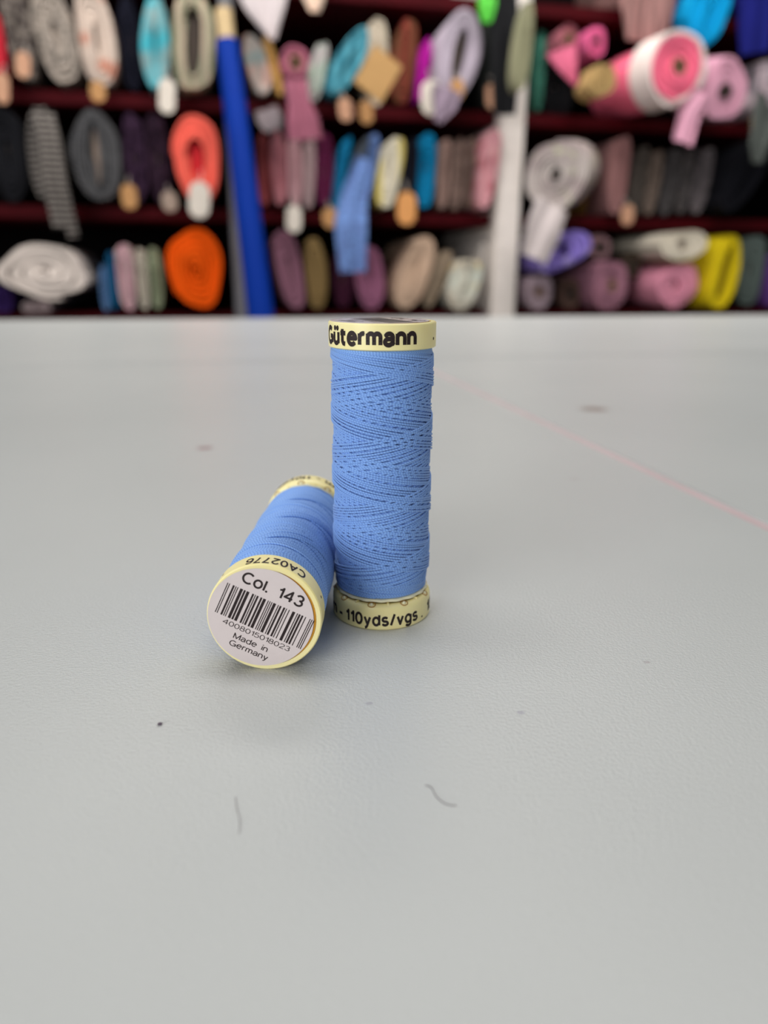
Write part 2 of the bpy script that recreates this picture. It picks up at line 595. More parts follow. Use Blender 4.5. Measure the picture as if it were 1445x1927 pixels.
def make_thread():
    """cross-wound thread: every traverse is a helix up or down, later ones lie over earlier ones"""
    rnd = random.Random(5)
    Lz = TH1 - TH0
    zm = (TH0 + TH1)/2
    pitch = 11.0*mm
    turns = Lz/pitch
    nst = 24
    total = 96
    V, Q, UVs = [], [], []
    base = 0
    npt = int(turns*56)
    s = np.linspace(-1, 1, npt)
    zc = 1.13*s - 0.13*s**9
    for k in range(total):
        blk, m_ = k//6, k % 6                     # six neighbouring strands run the same way, then six the other way
        upw = (blk % 2 == 0)
        nb = blk//2
        ph = (m_ + nb*6)*(2*PI/nst) + PI*(nb % 2) + rnd.gauss(0, 0.045)
        th = s*turns*PI
        th = (th if upw else -th) + ph + (0.6 if upw else 2.2)
        wob = 0.10*mm*np.sin(s*rnd.uniform(5, 11) + rnd.uniform(0, 6)) + 0.05*mm*np.sin(s*rnd.uniform(20, 40) + rnd.uniform(0, 6))
        z = zm + zc*(Lz/2 - 0.25*mm) + wob*(1 - s**8)
        dzb = (z - TH0)/mm
        dzt = (TH1 - z)/mm
        env = 9.62 - 0.75*np.exp(-np.clip(dzb, 0, 50)/1.8) - 0.25*np.exp(-np.clip(dzt, 0, 50)/1.2)
        lift = (blk - 15)*0.075 if blk >= 8 else -0.60 + (blk - 8)*0.02
        rr = (env + lift + 0.01*m_/6)*mm
        P = np.stack([rr*np.sin(th), -rr*np.cos(th), z], 1)
        v, q = tube_arrays(P, 0.21*mm, 6)
        V.append(v); Q.append(q + base)
        ln = np.concatenate([[0], np.cumsum(np.linalg.norm(np.diff(P, axis=0), axis=1))])/(0.55*mm)
        i = np.repeat(np.arange(npt - 1), 6)
        kk = np.tile(np.arange(6), npt - 1)
        u0, u1 = ln[i], ln[i + 1]
        w0, w1 = kk/6, (kk + 1)/6
        UVs.append(np.stack([np.stack([u0, w0], 1), np.stack([u0, w1], 1), np.stack([u1, w1], 1), np.stack([u1, w0], 1)], 1).reshape(-1, 2))
        base += len(v)
    # solid inner layers
    seg = 64
    rb = 8.92*mm
    zz = [TH0, TH0 + 0.6*mm, TH0 + 2*mm, TH1 - 1*mm, TH1]
    rs = [rb - 0.5*mm, rb - 0.3*mm, rb, rb, rb - 0.2*mm]
    ang = np.arange(seg)*2*PI/seg
    v = np.concatenate([np.stack([r*np.sin(ang), -r*np.cos(ang), np.full(seg, z)], 1) for r, z in zip(rs, zz)])
    q = []
    for a in range(len(zz) - 1):
        for c in range(seg):
            c2 = (c + 1) % seg
            q.append((a*seg + c, a*seg + c2, (a + 1)*seg + c2, (a + 1)*seg + c))
    V.append(v); Q.append(np.array(q) + base)
    UVs.append(np.tile(np.array([[0, 0], [0, 1], [1, 1], [1, 0]], float), (len(q), 1)))
    V = np.concatenate(V); Q = np.concatenate(Q); UV = np.concatenate(UVs)
    me = bpy.data.meshes.new('wound_thread')
    me.vertices.add(len(V)); me.vertices.foreach_set('co', V.astype(np.float32).ravel())
    me.loops.add(len(Q)*4); me.loops.foreach_set('vertex_index', Q.astype(np.int32).ravel())
    me.polygons.add(len(Q))
    me.polygons.foreach_set('loop_start', (np.arange(len(Q))*4).astype(np.int32))
    me.update(calc_edges=True)
    lay = me.uv_layers.new(name='UVMap')
    lay.data.foreach_set('uv', UV.astype(np.float32).ravel())
    me.validate()
    me.shade_smooth()
    me.materials.append(M_THREAD)
    o = bpy.data.objects.new('wound_thread', me)
    COL.objects.link(o)
    return o


def make_spool():
    root = empty('thread_spool', (0, 0, 0))
    # bottom flange: outer ring, rounded shoulder, neck that carries the lock disc
    pf = [(3.2, 0.25), (3.4, 0.0), (9.75, 0.0), (10.0, 0.25), (10.0, 4.1), (9.93, 4.6), (9.72, 4.98), (9.35, 5.2), (8.9, 5.25), (8.6, 5.0), (7.0, 5.0), (7.0, 5.7), (3.2, 5.7)]
    fl_ = lathe('bottom_flange', [(r*mm, z*mm) for r, z in pf], M_CREAM, root, 128)
    # lock disc with faintly facetted edge
    verts, faces = [], []
    seg = 108
    ring = [(6.5, 5.45, 0), (8.9, 5.5, 1), (9.3, 5.75, 1), (9.25, 6.2, 1), (8.4, 6.3, 0)]
    for r, z, w in ring:
        for k_ in range(seg):
            a = 2*PI*k_/seg
            rr = r + (0.12*math.cos(18*a) if w else 0)
            verts.append((rr*mm*math.sin(a), -rr*mm*math.cos(a), z*mm))
    for i in range(len(ring) - 1):
        for k_ in range(seg):
            k2 = (k_ + 1) % seg
            faces.append((i*seg + k_, i*seg + k2, (i + 1)*seg + k2, (i + 1)*seg + k_))
    faces.append(tuple((len(ring) - 1)*seg + k_ for k_ in range(seg)))
    faces.append(tuple(range(seg))[::-1])
    mesh_obj('lock_disc', verts, faces, M_LOCK, root)
    # slots with their pins, and ribs between them, on the shoulder
    t = bmesh.new()
    segs, rs = 18, 6
    for i in range(segs):
        for j in range(rs):
            a, c = 2*PI*i/segs, 2*PI*j/rs
            rr = 0.74 + 0.11*math.cos(c)
            t.verts.new((rr*math.cos(a)*mm, 0.8*rr*math.sin(a)*mm, 0.11*math.sin(c)*mm))
    t.verts.ensure_lookup_table()
    for i in range(segs):
        for j in range(rs):
            t.faces.new([t.verts[x] for x in (i*rs + j, ((i + 1) % segs)*rs + j, ((i + 1) % segs)*rs + (j + 1) % rs, i*rs + (j + 1) % rs)])
    slot0 = None
    pin_me = rib_me = slot_me = None
    for n in range(9):
        a = math.radians(-11.5 + 40*n)
        loc = Vector((9.38*mm*math.sin(a), -9.38*mm*math.cos(a), 5.14*mm))
        rot = (math.radians(28), 0, a)
        if n == 0:
            s_ = bm_obj('slot', t, M_SLOT, fl_); slot_me = s_.data
            pb = bmesh.new()
            bmesh.ops.create_uvsphere(pb, u_segments=10, v_segments=6, radius=0.34*mm)
            p_ = bm_obj('pin', pb, M_LOCK, fl_); pin_me = p_.data
            rbm = box_bm(bmesh.new(), (0, 0, 0), (0.45*mm, 1.1*mm, 0.5*mm), 0.1*mm)
            r_ = bm_obj('rib', rbm, M_CREAM, fl_); rib_me = r_.data
        else:
            s_ = bpy.data.objects.new('slot', slot_me); COL.objects.link(s_); s_.parent = fl_
            p_ = bpy.data.objects.new('pin', pin_me); COL.objects.link(p_); p_.parent = fl_
            r_ = bpy.data.objects.new('rib', rib_me); COL.objects.link(r_); r_.parent = fl_
        s_.location = loc; s_.rotation_euler = rot
        p_.location = loc + Vector((0, 0, 0.05*mm))
        a2 = a + math.radians(20)
        r_.location = (9.0*mm*math.sin(a2), -9.0*mm*math.cos(a2), 5.25*mm); r_.rotation_euler = (0, 0, a2)
    for k_ in (0, 180):
        bent_print('printed_lettering', '110yds/vgs', -44 + k_, 46.5 + k_, 0.85*mm, 2.75*mm, fl_, 0.20)
        bent_print('printed_lettering', '-', -56.5 + k_, -51 + k_, 0.85*mm, 2.75*mm, fl_, 0.2)
        bent_print('printed_lettering', '100m', -112 + k_, -63.5 + k_, 0.85*mm, 2.75*mm, fl_, 0.20)
        dot_print(54.7 + k_, 1.1*mm, fl_, 0.22*mm)
    # wound thread
    th = make_thread(); th.parent = root
    # top cap with its groove
    pc = [(7.0, H/mm - CAP/mm - 1.0), (7.0, H/mm - CAP/mm), (9.7, H/mm - CAP/mm), (10.0, H/mm - CAP/mm + 0.2), (10.0, H/mm - 0.2), (9.8, H/mm), (9.05, H/mm), (9.0, H/mm - 0.5), (8.55, H/mm - 0.5), (8.5, H/mm), (2.0, H/mm)]
    cap = lathe('top_cap', [(r*mm, z*mm) for r, z in pc], M_CREAM, root, 128)
    lathe('groove', [(8.58*mm, H - 0.48*mm), (8.97*mm, H - 0.48*mm), (8.97*mm, H - 0.12*mm), (8.58*mm, H - 0.12*mm)], M_AMBER, cap, 96, closed=True)
    zb = H - CAP + 1.0*mm
    bent_print('printed_name', 'Gütermann', -78, 37.5, zb - 0.35*mm, 3.45*mm, cap, 0.24)
    dot_print(68.6, zb + 0.75*mm, cap)
    bent_print('printed_code', 'CA02776', 97, 160, zb + 0.45*mm, 2.7*mm, cap, 0.17)
    dot_print(190, zb + 0.75*mm, cap)
    # paper sticker
    st = lathe('label_sticker', [(9.2*mm, 0), (9.2*mm, 0.05*mm), (0.5*mm, 0.05*mm)], M_LABEL, root, 96)
    st.location = (-0.473*mm, 0.369*mm, H + 0.005*mm)
    st.rotation_euler = (0, 0, math.radians(-63))
    st['label'] = 'round paper label with colour number and barcode'
    zp = 0.065*mm
    return root, st, zp


def print_sticker(st, zp):
    def loc(cx, cy):
        u = (380 + cx/5.78 - 491.2)/10.95
        v = -(1040 + cy/5.78 - 1158.7)/10.1
        c, s = math.cos(math.radians(25)), math.sin(math.radians(25))
        return (u*c - v*s), (u*s + v*c)
    def row(name, txt, p0, p1, cap, bold):
        a0, b0 = loc(*p0); a1, b1 = loc(*p1)
        flat_print(name, txt, a0*mm, a1*mm, (b0 + b1)/2*mm, cap*mm, zp, st, bold)
    row('printed_colour_number', 'Col. 143', (448, 275), (1085, 585), 2.25, 0.16)
    row('printed_number', '4008015018023', (213, 745), (937, 1060), 0.98, 0.11)
    row('printed_origin', 'Made in', (318, 915), (690, 1070), 1.15, 0.13)
    row('printed_origin', 'Germany', (262, 1000), (690, 1160), 1.15, 0.13)
    aL0, bT0 = loc(305, 290); aL1, bB0 = loc(150, 620)
    aR0, bT1 = loc(1215, 712); aR1, bB1 = loc(1078, 1038)
    a0, a1 = (aL0 + aL1)/2, (aR0 + aR1)/2
    bt, bb = (bT0 + bT1)/2, (bB0 + bB1)/2
    s = ean13('4008015018023')
    bm = bmesh.new()
    i = 0
    w = (a1 - a0)/95
    while i < 95:
        if s[i] == '1':
            j = i
            while j < 95 and s[j] == '1': j += 1
            vs = []
            for (a, bq) in ((a0 + (i + .02)*w, bb), (a0 + (j - .02)*w, bb), (a0 + (j - .02)*w, bt), (a0 + (i + .02)*w, bt)):
                vs.append(bm.verts.new((a*mm, bq*mm, zp)))
            bm.faces.new(vs)
            i = j
        else:
            i += 1
    bm_obj('printed_barcode', bm, M_INK, st, smooth=False)
    print('label', a0, a1, bt, bb)


def copy_tree(o, parent=None):
    c = o.copy()
    COL.objects.link(c)
    c.parent = parent
    for ch in list(o.children): copy_tree(ch, c)
    return c


spool, sticker, zp = make_spool()
print_sticker(sticker, zp)
spool.location = (0, 0, 0.00002)
tag(spool, 'upright spool of blue sewing thread with cream lettered cap', 'thread spool', 'blue thread spools on the table')
lying = copy_tree(spool)
tag(lying, 'blue thread spool lying on its side, barcode label facing out', 'thread spool', 'blue thread spools on the table')
th_ = 0.0371
axv = Vector((math.sin(th_), math.cos(th_), 0))
sdv = Vector((math.cos(th_), -math.sin(th_), 0))
ezv = Vector((0, 0, 1))


def cwdir(deg):
    a = math.radians(deg)
    return sdv*math.sin(a) + ezv*math.cos(a)


C0 = 142
lx, ly, lz = cwdir(C0 - 90), cwdir(C0 - 180), -axv
near = Vector((-20.15*mm, -25.25*mm, R + 0.02*mm))
org = near + axv*H
lying.matrix_world = Matrix(((lx.x, ly.x, lz.x, org.x), (lx.y, ly.y, lz.y, org.y), (lx.z, ly.z, lz.z, org.z), (0, 0, 0, 1)))

# lint on the table
M_LINT = plain('grey_lint', (120, 112, 116), 0.9)


def tpt(px, py):
    d = ray(px, py)
    return CAM + d*(-CAM.z/d.z)


def fibre(pts, label, rad=0.05*mm):
    w = np.array([[*(tpt(*p)[:2]), 0.0] for p in pts])
    c = w[0].copy(); w = w - c
    n = 30
    tt = np.linspace(0, len(w) - 1, n)
    P = np.stack([np.interp(tt, np.arange(len(w)), w[:, i]) for i in range(3)], 1)
    for _ in range(4): P[1:-1] = (P[:-2] + 2*P[1:-1] + P[2:])/4
    P[:, 2] = rad
    v, q = tube_arrays(P, rad, 5)
    o = mesh_obj('lint_fibre', v, q, M_LINT)
    o.location = (c[0], c[1], 0.00001)
    tag(o, label, 'lint', 'lint on the table')


fibre([(800, 1478), (812, 1482), (816, 1492), (822, 1502), (836, 1513), (850, 1517), (858, 1516)], 'grey curly fibre lying on the table in the foreground')
fibre([(443, 1500), (445, 1520), (452, 1545), (450, 1570)], 'faint grey fibre on the table nearest the bottom', 0.04*mm)
cb = bmesh.new()
bmesh.ops.create_icosphere(cb, subdivisions=1, radius=1.0)
rc = random.Random(3)
for v in cb.verts:
    f_ = rc.uniform(0.7, 1.2)
    v.co = Vector((v.co.x*0.42*mm*f_, v.co.y*0.42*mm*f_, v.co.z*0.2*mm + 0.2*mm))
crumb = bm_obj('lint_crumb', cb, plain('dark_crumb', (92, 80, 92), 0.9))
crumb.location = (*tpt(301, 1364)[:2], 0.0)
tag(crumb, 'tiny dark crumb on the table left of the lying spool', 'crumb')

# ------------------------------------------------------------------ fabric bolts and rolls
rng = random.Random(11)
M_CARD = plain('kraft_card', (176, 128, 78), 0.8)
M_CARDL = plain('peach_card', (190, 142, 112), 0.8)
M_WHITE = plain('white_card', (208, 197, 184), 0.7)
M_BOARD = plain('grey_board', (150, 130, 116), 0.8)
M_TUBE = plain('brown_cardboard_tube', (128, 98, 70), 0.8)
M_DARKIN = plain('dark_cardboard_tube', (56, 44, 36), 0.8)
M_STRING = plain('white_string', (200, 190, 180), 0.8)


def spiral_cloth(name, a, b, tilt, turns, s0, expo, length, mat, parent, hc, yaw=0, pitch=0, seed=0, wob=0.05, seg=28, openc=0.0):
    """cloth wound in layers round a flat board or tube; cross-section half sizes a, b"""
    r = random.Random(seed)
    npt = int(seg*turns)
    ph = [r.uniform(0, 6.3) for _ in range(6)]
    st = math.radians(r.uniform(60, 240))
    gapf = (1 - s0)/turns
    front, verts, faces = [], [], []
    ct, snt = math.cos(tilt), math.sin(tilt)
    ry = Matrix.Rotation(yaw, 3, 'Z') @ Matrix.Rotation(pitch, 3, 'X')
    pts = []
    for i in range(npt + 1):
        t = i/npt
        th = st + 2*PI*turns*t
        s = s0 + (1 - s0)*t
        cx, cz = math.cos(th), math.sin(th)
        e = 2.0/expo
        ux = math.copysign(abs(cx)**e, cx)
        uz = math.copysign(abs(cz)**e, cz)
        w = (1 + wob*(math.sin(3*th + ph[0] + 2*t) + 0.6*math.sin(5*th + ph[1]))*(0.35 + 0.65*t))/(1 + 1.6*wob)
        dep = 0.006*math.sin(2.7*th*0.31 + ph[2]) + 0.004*math.sin(th*1.0 + ph[3])
        for k_, sc in enumerate((s - gapf*0.40, s + gapf*0.40)):
            sc = min(max(sc, 0.02), 1.0)
            # flat bolts keep their inner slit long: height shrinks more slowly than width
            kx = sc
            kz = openc + (1 - openc)*sc
            x, z = a*ux*kx*w, b*uz*kz*w
            X, Z = x*ct + z*snt, -x*snt + z*ct
            pts.append((X, Z, dep))
    for (X, Z, dep) in pts:
        v0 = ry @ Vector((X, dep, Z)); v1 = ry @ Vector((X, length, Z))
        verts.append((v0.x, v0.y, v0.z + hc)); verts.append((v1.x, v1.y, v1.z + hc))
    # vertex order per point: inner-front, inner-back, outer-front, outer-back
    for i in range(npt):
        o, p = i*4, (i + 1)*4
        faces += [(o, o + 2, p + 2, p), (o + 2, o + 3, p + 3, p + 2), (o + 1, o, p, p + 1), (o + 3, o + 1, p + 1, p + 3)]
    faces += [(0, 1, 3, 2), (npt*4, npt*4 + 2, npt*4 + 3, npt*4 + 1)]
    return mesh_obj(name, verts, faces, mat, parent)


def sheet(name, path, widths, mat, parent, thick=0.004, wave=0.006, seed=0, nu=8):
    """cloth hanging along a path of local points, with soft folds"""
    r = random.Random(seed)
    P = [Vector(p) for p in path]
    nv = 14
    vs = []
    ph = r.uniform(0, 6)
    for j in range(nv + 1):
        t = j/nv*(len(P) - 1)
        i = min(int(t), len(P) - 2)
        f = t - i
        c = P[i].lerp(P[i + 1], f)
        d = (P[i + 1] - P[i]); d.y = 0
        if d.length < 1e-6: d = Vector((0, 0, -1))
        d.normalize()
        sd = Vector((-d.z, 0, d.x))
        w = widths[i]*(1 - f) + widths[i + 1]*f
        for k_ in range(nu + 1):
            u = k_/nu*2 - 1
            vs.append(c + sd*(u*w) + Vector((0, wave*math.sin(u*5 + ph + t*0.8), 0)))
    n0 = len(vs)
    verts = vs + [v + Vector((0, thick, 0)) for v in vs]
    F = []
    for j in range(nv):
        for k_ in range(nu):
            q = (j*(nu + 1) + k_, j*(nu + 1) + k_ + 1, (j + 1)*(nu + 1) + k_ + 1, (j + 1)*(nu + 1) + k_)
            F.append(q); F.append(tuple(n0 + x for x in reversed(q)))
    ring = [k_ for k_ in range(nu + 1)] + [j*(nu + 1) + nu for j in range(1, nv + 1)] + [nv*(nu + 1) + k_ for k_ in range(nu - 1, -1, -1)] + [j*(nu + 1) for j in range(nv - 1, 0, -1)]
    for x, y in zip(ring, ring[1:] + ring[:1]):
        F.append((y, x, n0 + x, n0 + y))
    return mesh_obj(name, verts, F, mat, parent)


def rounded_card(name, w, h, mat, parent, loc, rot=0.0):
    bm = bmesh.new()
    pts = []
    rr = 0.95*w
    for cx, cz, a0 in ((w - rr, h - rr, 0), (-w + rr, h - rr, 90), (-w + rr, -h + rr, 180), (w - rr, -h + rr, 270)):
        for k_ in range(5):
            a = math.radians(a0 + k_*22.5)
            pts.append((cx + rr*math.cos(a), cz + rr*math.sin(a)))
    f = bm.faces.new([bm.verts.new((x, 0, z)) for x, z in pts])
    e = bmesh.ops.extrude_face_region(bm, geom=[f])
    for v in e['geom']:
        if isinstance(v, bmesh.types.BMVert): v.co.y += 0.002
    o = bm_obj(name, bm, mat, parent)
    o.location = loc
    o.rotation_euler = (0, rot, 0)
    return o


def rnd_seed():
    return rng.randint(0, 10**6)


SPECS = []
D_BOLT = dict(tilt=0, row=None, off=-0.02, turns=5, s0=0.07, expo=2.6, length=0.42, yaw=0, pitch=0, core='board', core_mat=None, wob=0.03, openc=0.25, tags=(), drapes=(), group=None, extra=None, pin=False, solid=True)


def bolt(name, label, cat, px, py, hw, hh, mat, **kw):
    """note down a wound piece of cloth seen end-on at a pixel; it rests on shelf row (0 top .. 3) when given"""
    d = dict(D_BOLT); d.update(kw)
    off = d['off']
    c = wpt(px, py, off)
    d.update(name=name, label=label, cat=cat, mat=mat, c=c, dpt=(c - CAM).dot(fw))
    d['a'] = hw*d['dpt']/F_PX/math.cos(G)
    d['b'] = (wpt(px, py - hh, off).z - wpt(px, py + hh, off).z)/2
    d['t'] = math.radians(d['tilt'])
    d['u'] = wl(c)[0]
    settle(d)
    SPECS.append(d)


def outline(d, n=60, grow=1.0):
    t, e, pts = d['t'], 2.0/d['expo'], []
    for k_ in range(n):
        th = 2*PI*k_/n
        x = d['a']*grow*math.copysign(abs(math.cos(th))**e, math.cos(th)); z = d['b']*grow*math.copysign(abs(math.sin(th))**e, math.sin(th))
        pts.append((x*math.cos(t) + z*math.sin(t), -x*math.sin(t) + z*math.cos(t)))
    return pts


def settle(d):
    """put the piece on its shelf and keep it below the next one"""
    for _ in range(40):
        zs = [p[1] for p in outline(d)]
        d['low'] = min(zs)
        if d['row'] is None: d['zc'] = d['c'].z; return
        if max(zs) - min(zs) < 0.252: break
        d['b'] *= 0.97
        if abs(d['tilt']) > 50: d['a'] *= 0.97
    d['zc'] = SH_Z[d['row']] + SH_T/2 + 0.0015 - d['low']


def inside(d, u, z):
    x, y = u - d['u'], z - d['zc']
    t = d['t']
    X, Z = x*math.cos(t) - y*math.sin(t), x*math.sin(t) + y*math.cos(t)
    return abs(X/d['a'])**d['expo'] + abs(Z/d['b'])**d['expo'] < 1


def relax():
    """neighbours press each other narrower and aside instead of running through one another"""
    for it in range(60):
        hit = 0
        for i in range(len(SPECS)):
            for j in range(i + 1, len(SPECS)):
                p, q = SPECS[i], SPECS[j]
                if abs(p['u'] - q['u']) > 0.4 or (abs(p['zc'] - q['zc']) > 0.35 and p['b'] < 0.8 and q['b'] < 0.8): continue
                n = sum(inside(q, p['u'] + x, p['zc'] + z) for x, z in outline(p, 40)) + sum(inside(p, q['u'] + x, q['zc'] + z) for x, z in outline(q, 40))
                if n:
                    hit += 1
                    s_ = 0.0012 if p['u'] < q['u'] else -0.0012
                    if not (p['solid'] and q['solid']): continue
                    if p['pin'] and q['pin']: continue
                    wp, wq = p['a']*p['b']*(1e4 if p['pin'] else 1), q['a']*q['b']*(1e4 if q['pin'] else 1)
                    for d, sg, mv in ((p, -s_, wq/(wp + wq)), (q, s_, wp/(wp + wq))):
                        if d['pin']: continue
                        if it < 40: d['u'] += sg*mv
                        if d['a'] > 0.012: d['a'] *= 0.988
                        if d['row'] is None: d['b'] *= 0.994
                        settle(d)
        if not hit: break
    print('relax', it, hit)


def build_bolt(d):
    a, b, t, expo, off, length, yaw, pitch, turns, s0, openc, wob, core, core_mat, mat = [d[k_] for k_ in ('a', 'b', 't', 'expo', 'off', 'length', 'yaw', 'pitch', 'turns', 's0', 'openc', 'wob', 'core', 'core_mat', 'mat')]
    name, label, cat, group, dpt, low, tags, drapes = [d[k_] for k_ in ('name', 'label', 'cat', 'group', 'dpt', 'low', 'tags', 'drapes')]
    c = wpos(d['u'], (d['c'] - P0).dot(DP), 0)
    zrest = d['zc'] + low
    root = empty(name, (c.x, c.y, zrest), G)
    tag(root, label, cat, group)
    hc = -low
    spiral_cloth('wound_cloth', a, b, t, turns, s0, expo, length, mat, root, hc, yaw, pitch, rnd_seed(), wob, openc=openc)
    ry = Matrix.Rotation(yaw, 4, 'Z') @ Matrix.Rotation(pitch, 4, 'X')
    if core == 'board':
        bw, bh = max(a*s0*0.75, 0.004), b*(openc + (1 - openc)*s0)*0.8
        o = box('core_board', (0, 0, 0), (2*bw, length - 0.02, 2*bh), core_mat or M_BOARD, root, 0.001)
        o.matrix_local = Matrix.Translation((0, 0, hc)) @ ry @ Matrix.Rotation(t, 4, 'Y') @ Matrix.Translation((0, length/2 + 0.012, 0))
    elif core == 'tube':
        r1 = min(a, b)*s0*0.98
        o = lathe('core_tube', [(r1, 0), (r1, length), (r1*0.72, length), (r1*0.72, 0)], core_mat or M_TUBE, root, 32, closed=True)
        o.matrix_local = Matrix.Translation((0, 0, hc)) @ ry @ Matrix.Rotation(-PI/2, 4, 'X') @ Matrix.Translation((0, 0, -0.008))
    inv = Matrix.Rotation(-G, 3, 'Z')

    def loc(qx, qy, qo):
        return inv @ (wpt(qx, qy, qo) - root.location)
    for (qx, qy, tw, thh, tm) in tags:
        p = loc(qx, qy, off - 0.035)
        ks = dpt/F_PX
        tg = rounded_card('price_tag', tw*ks, thh*ks, tm, root, p, rng.uniform(-0.15, 0.15))
        v, q = tube_arrays([(0, 0.001, thh*ks*0.8), (0.002, 0.012, thh*ks*1.3), (0, 0.03, thh*ks*1.7)], 0.0012, 5)
        mesh_obj('string', v, q, M_STRING, tg)
    for (pp, ww, dm) in drapes:
        path = [loc(x, y, off - 0.02 + d) for x, y, d in pp]
        ks = dpt/F_PX
        sheet('hanging_end', path, [w*ks for w in ww], dm or mat, root, seed=rnd_seed())
    if d['extra']:                                   # a shorter outer wrap of another cloth: material, scale, length
        em, sc, el = d['extra']
        spiral_cloth('outer_wrap', a*sc, b*sc, t, 1.6, 0.80, expo, el, em, root, hc, yaw, pitch, rnd_seed(), wob)
    return root


B = lambda *a, **k: bolt('fabric_bolt', *a, **k)
RL = lambda *a, **k: bolt('fabric_roll', *a, **{**dict(core='tube', s0=0.34, openc=0.0, turns=6), **k})
FB = 'fabric bolt'
FR = 'fabric roll'
g_tl, g_ml, g_bl = 'bolts on the upper left shelf', 'bolts on the middle left shelf', 'bolts on the lower left shelf'
g_tm, g_mm, g_bm = 'bolts on the upper centre shelf', 'bolts on the middle centre shelf', 'bolts on the lower centre shelf'
g_tr, g_mr, g_br = 'bolts on the upper right shelf', 'bolts on the middle right shelf', 'bolts on the lower right shelf'

# ---- left bay, upper shelf
B('red fabric bolt cut by the left picture edge on the upper shelf', FB, -14, 90, 24, 75, fabric((196, 44, 58)), row=1, off=-0.03, group=g_tl, tags=[(4, 166, 12, 26, M_CARDL)])
B('grey and brown flecked tweed bolt at the upper left corner', FB, 34, 60, 26, 118, fabric((128, 118, 110), (64, 56, 54), 'fleck'), tilt=-4, row=1, group=g_tl, tags=[(43, 122, 13, 22, M_CARDL)])
B('beige speckled bolt leaning between tweed and peach print bolts', FB, 102, 55, 38, 120, fabric((178, 164, 152), (120, 112, 104), 'fleck', 20), tilt=-8, row=1, expo=2.4, group=g_tl)
B('cream bolt with peach floral print on the upper left shelf', FB, 182, 55, 38, 125, fabric((206, 186, 172), (190, 134, 114), 'floral', 9), tilt=-4, row=1, expo=2.6, group=g_tl, tags=[(184, 172, 14, 18, M_CARD)])
B('black navy bolt between the peach print and turquoise bolts', FB, 244, 70, 24, 106, fabric((20, 20, 32)), row=1, off=0.02, group=g_tl)
B('turquoise bolt with grey print and pointed lower end', FB, 287, 70, 33, 102, fabric((72, 176, 190), (142, 160, 158), 'blot', 12), row=1, off=-0.03, expo=1.9, tilt=4, group=g_tl)
B('beige and sage wound bolt with dark centre beside the blue roll', FB, 360, 52, 42, 124, fabric((190, 172, 150), (150, 150, 124), 'upright', 10), row=1, off=-0.05, s0=0.4, openc=0.5, tilt=5, core_mat=M_DARKIN, group=g_tl, tags=[(314, 180, 15, 30, M_WHITE)])

# ---- left bay, middle shelf
B('black bolt with thin grey strip at the left edge of the middle shelf', FB, 16, 300, 32, 98, fabric((26, 26, 30)), row=2, core_mat=M_BOARD, group=g_ml)
stp = fabric((22, 20, 20), (140, 132, 126), 'stripe', 19)
B('black and white striped bolt whose ends hang over the shelf', FB, 78, 298, 27, 96, stp, row=2, group=g_ml,
  drapes=[([(70, 205, -.01), (85, 260, -.03), (92, 340, -.05), (112, 430, -.06)], [14, 12, 11, 10], stp), ([(88, 210, 0), (104, 270, -.03), (116, 350, -.05), (138, 446, -.06)], [12, 11, 11, 10], stp)])
B('grey mesh fabric bolt with pale board strip in its centre', FB, 181, 286, 50, 94, fabric((84, 83, 84), (62, 61, 63), 'fleck', 25), row=2, off=-0.05, s0=0.16, expo=2.0, core_mat=M_BOARD, openc=0.65, group=g_ml)
B('dark plum bolt nearest the grey mesh bolt', FB, 252, 302, 22, 92, fabric((42, 26, 42), (66, 44, 66), 'fleck'), row=2, group=g_ml, tags=[(243, 370, 14, 22, M_CARD)])
B('dark plum bolt beside the coral bolt', FB, 297, 302, 21, 92, fabric((36, 22, 34), (58, 38, 54), 'fleck'), row=2, group=g_ml, tags=[(319, 379, 14, 18, M_BOARD)])
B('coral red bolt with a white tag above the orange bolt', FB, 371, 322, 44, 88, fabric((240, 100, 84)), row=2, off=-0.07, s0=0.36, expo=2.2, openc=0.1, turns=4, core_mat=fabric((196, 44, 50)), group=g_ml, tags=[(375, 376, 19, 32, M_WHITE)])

# ---- left bay, lower shelf
B('deep purple bolt at the lower left picture edge', FB, 6, 574, 22, 26, fabric((52, 32, 84)), row=3, group=g_bl)
B('pale mauve folded cloth under the white bundle', FB, 100, 598, 62, 12, fabric((176, 156, 156)), row=3, off=-0.01, expo=3, turns=3, group=g_bl)
B('white cloth bundle wound in a flat lens, lower left shelf', FB, 86, 512, 88, 60, fabric((224, 210, 200)), row=None, off=-0.06, expo=1.9, turns=3.4, s0=0.05, tilt=4, wob=0.08, openc=0.0, pin=True, core_mat=plain('tan_board', (170, 140, 124), 0.8), group=g_bl)
B('steel blue thin bolt right of the white bundle', FB, 185, 556, 9, 46, fabric((86, 118, 160)), row=3, group=g_bl, turns=3)
B('teal blue thin bolt between steel blue and pink', FB, 206, 542, 10, 58, fabric((24, 88, 128)), row=3, group=g_bl, turns=3)
B('pink bolt standing on the lower left shelf', FB, 238, 535, 18, 66, fabric((190, 136, 150), (206, 176, 176), 'upright', 12), row=3, turns=4, group=g_bl)
B('cream bolt between pink and sage green bolts', FB, 268, 540, 13, 62, fabric((186, 176, 160)), row=3, turns=3, group=g_bl)
B('sage green bolt next to the orange bolt', FB, 292, 542, 13, 62, fabric((136, 144, 116)), row=3, turns=3, group=g_bl)
B('large orange bolt on the lower left shelf', FB, 369, 514, 53, 88, fabric((244, 88, 8)), row=3, off=-0.07, s0=0.06, turns=6, wob=0.05, expo=2.2, openc=0.0, core_mat=fabric((160, 50, 6)), group=g_bl)

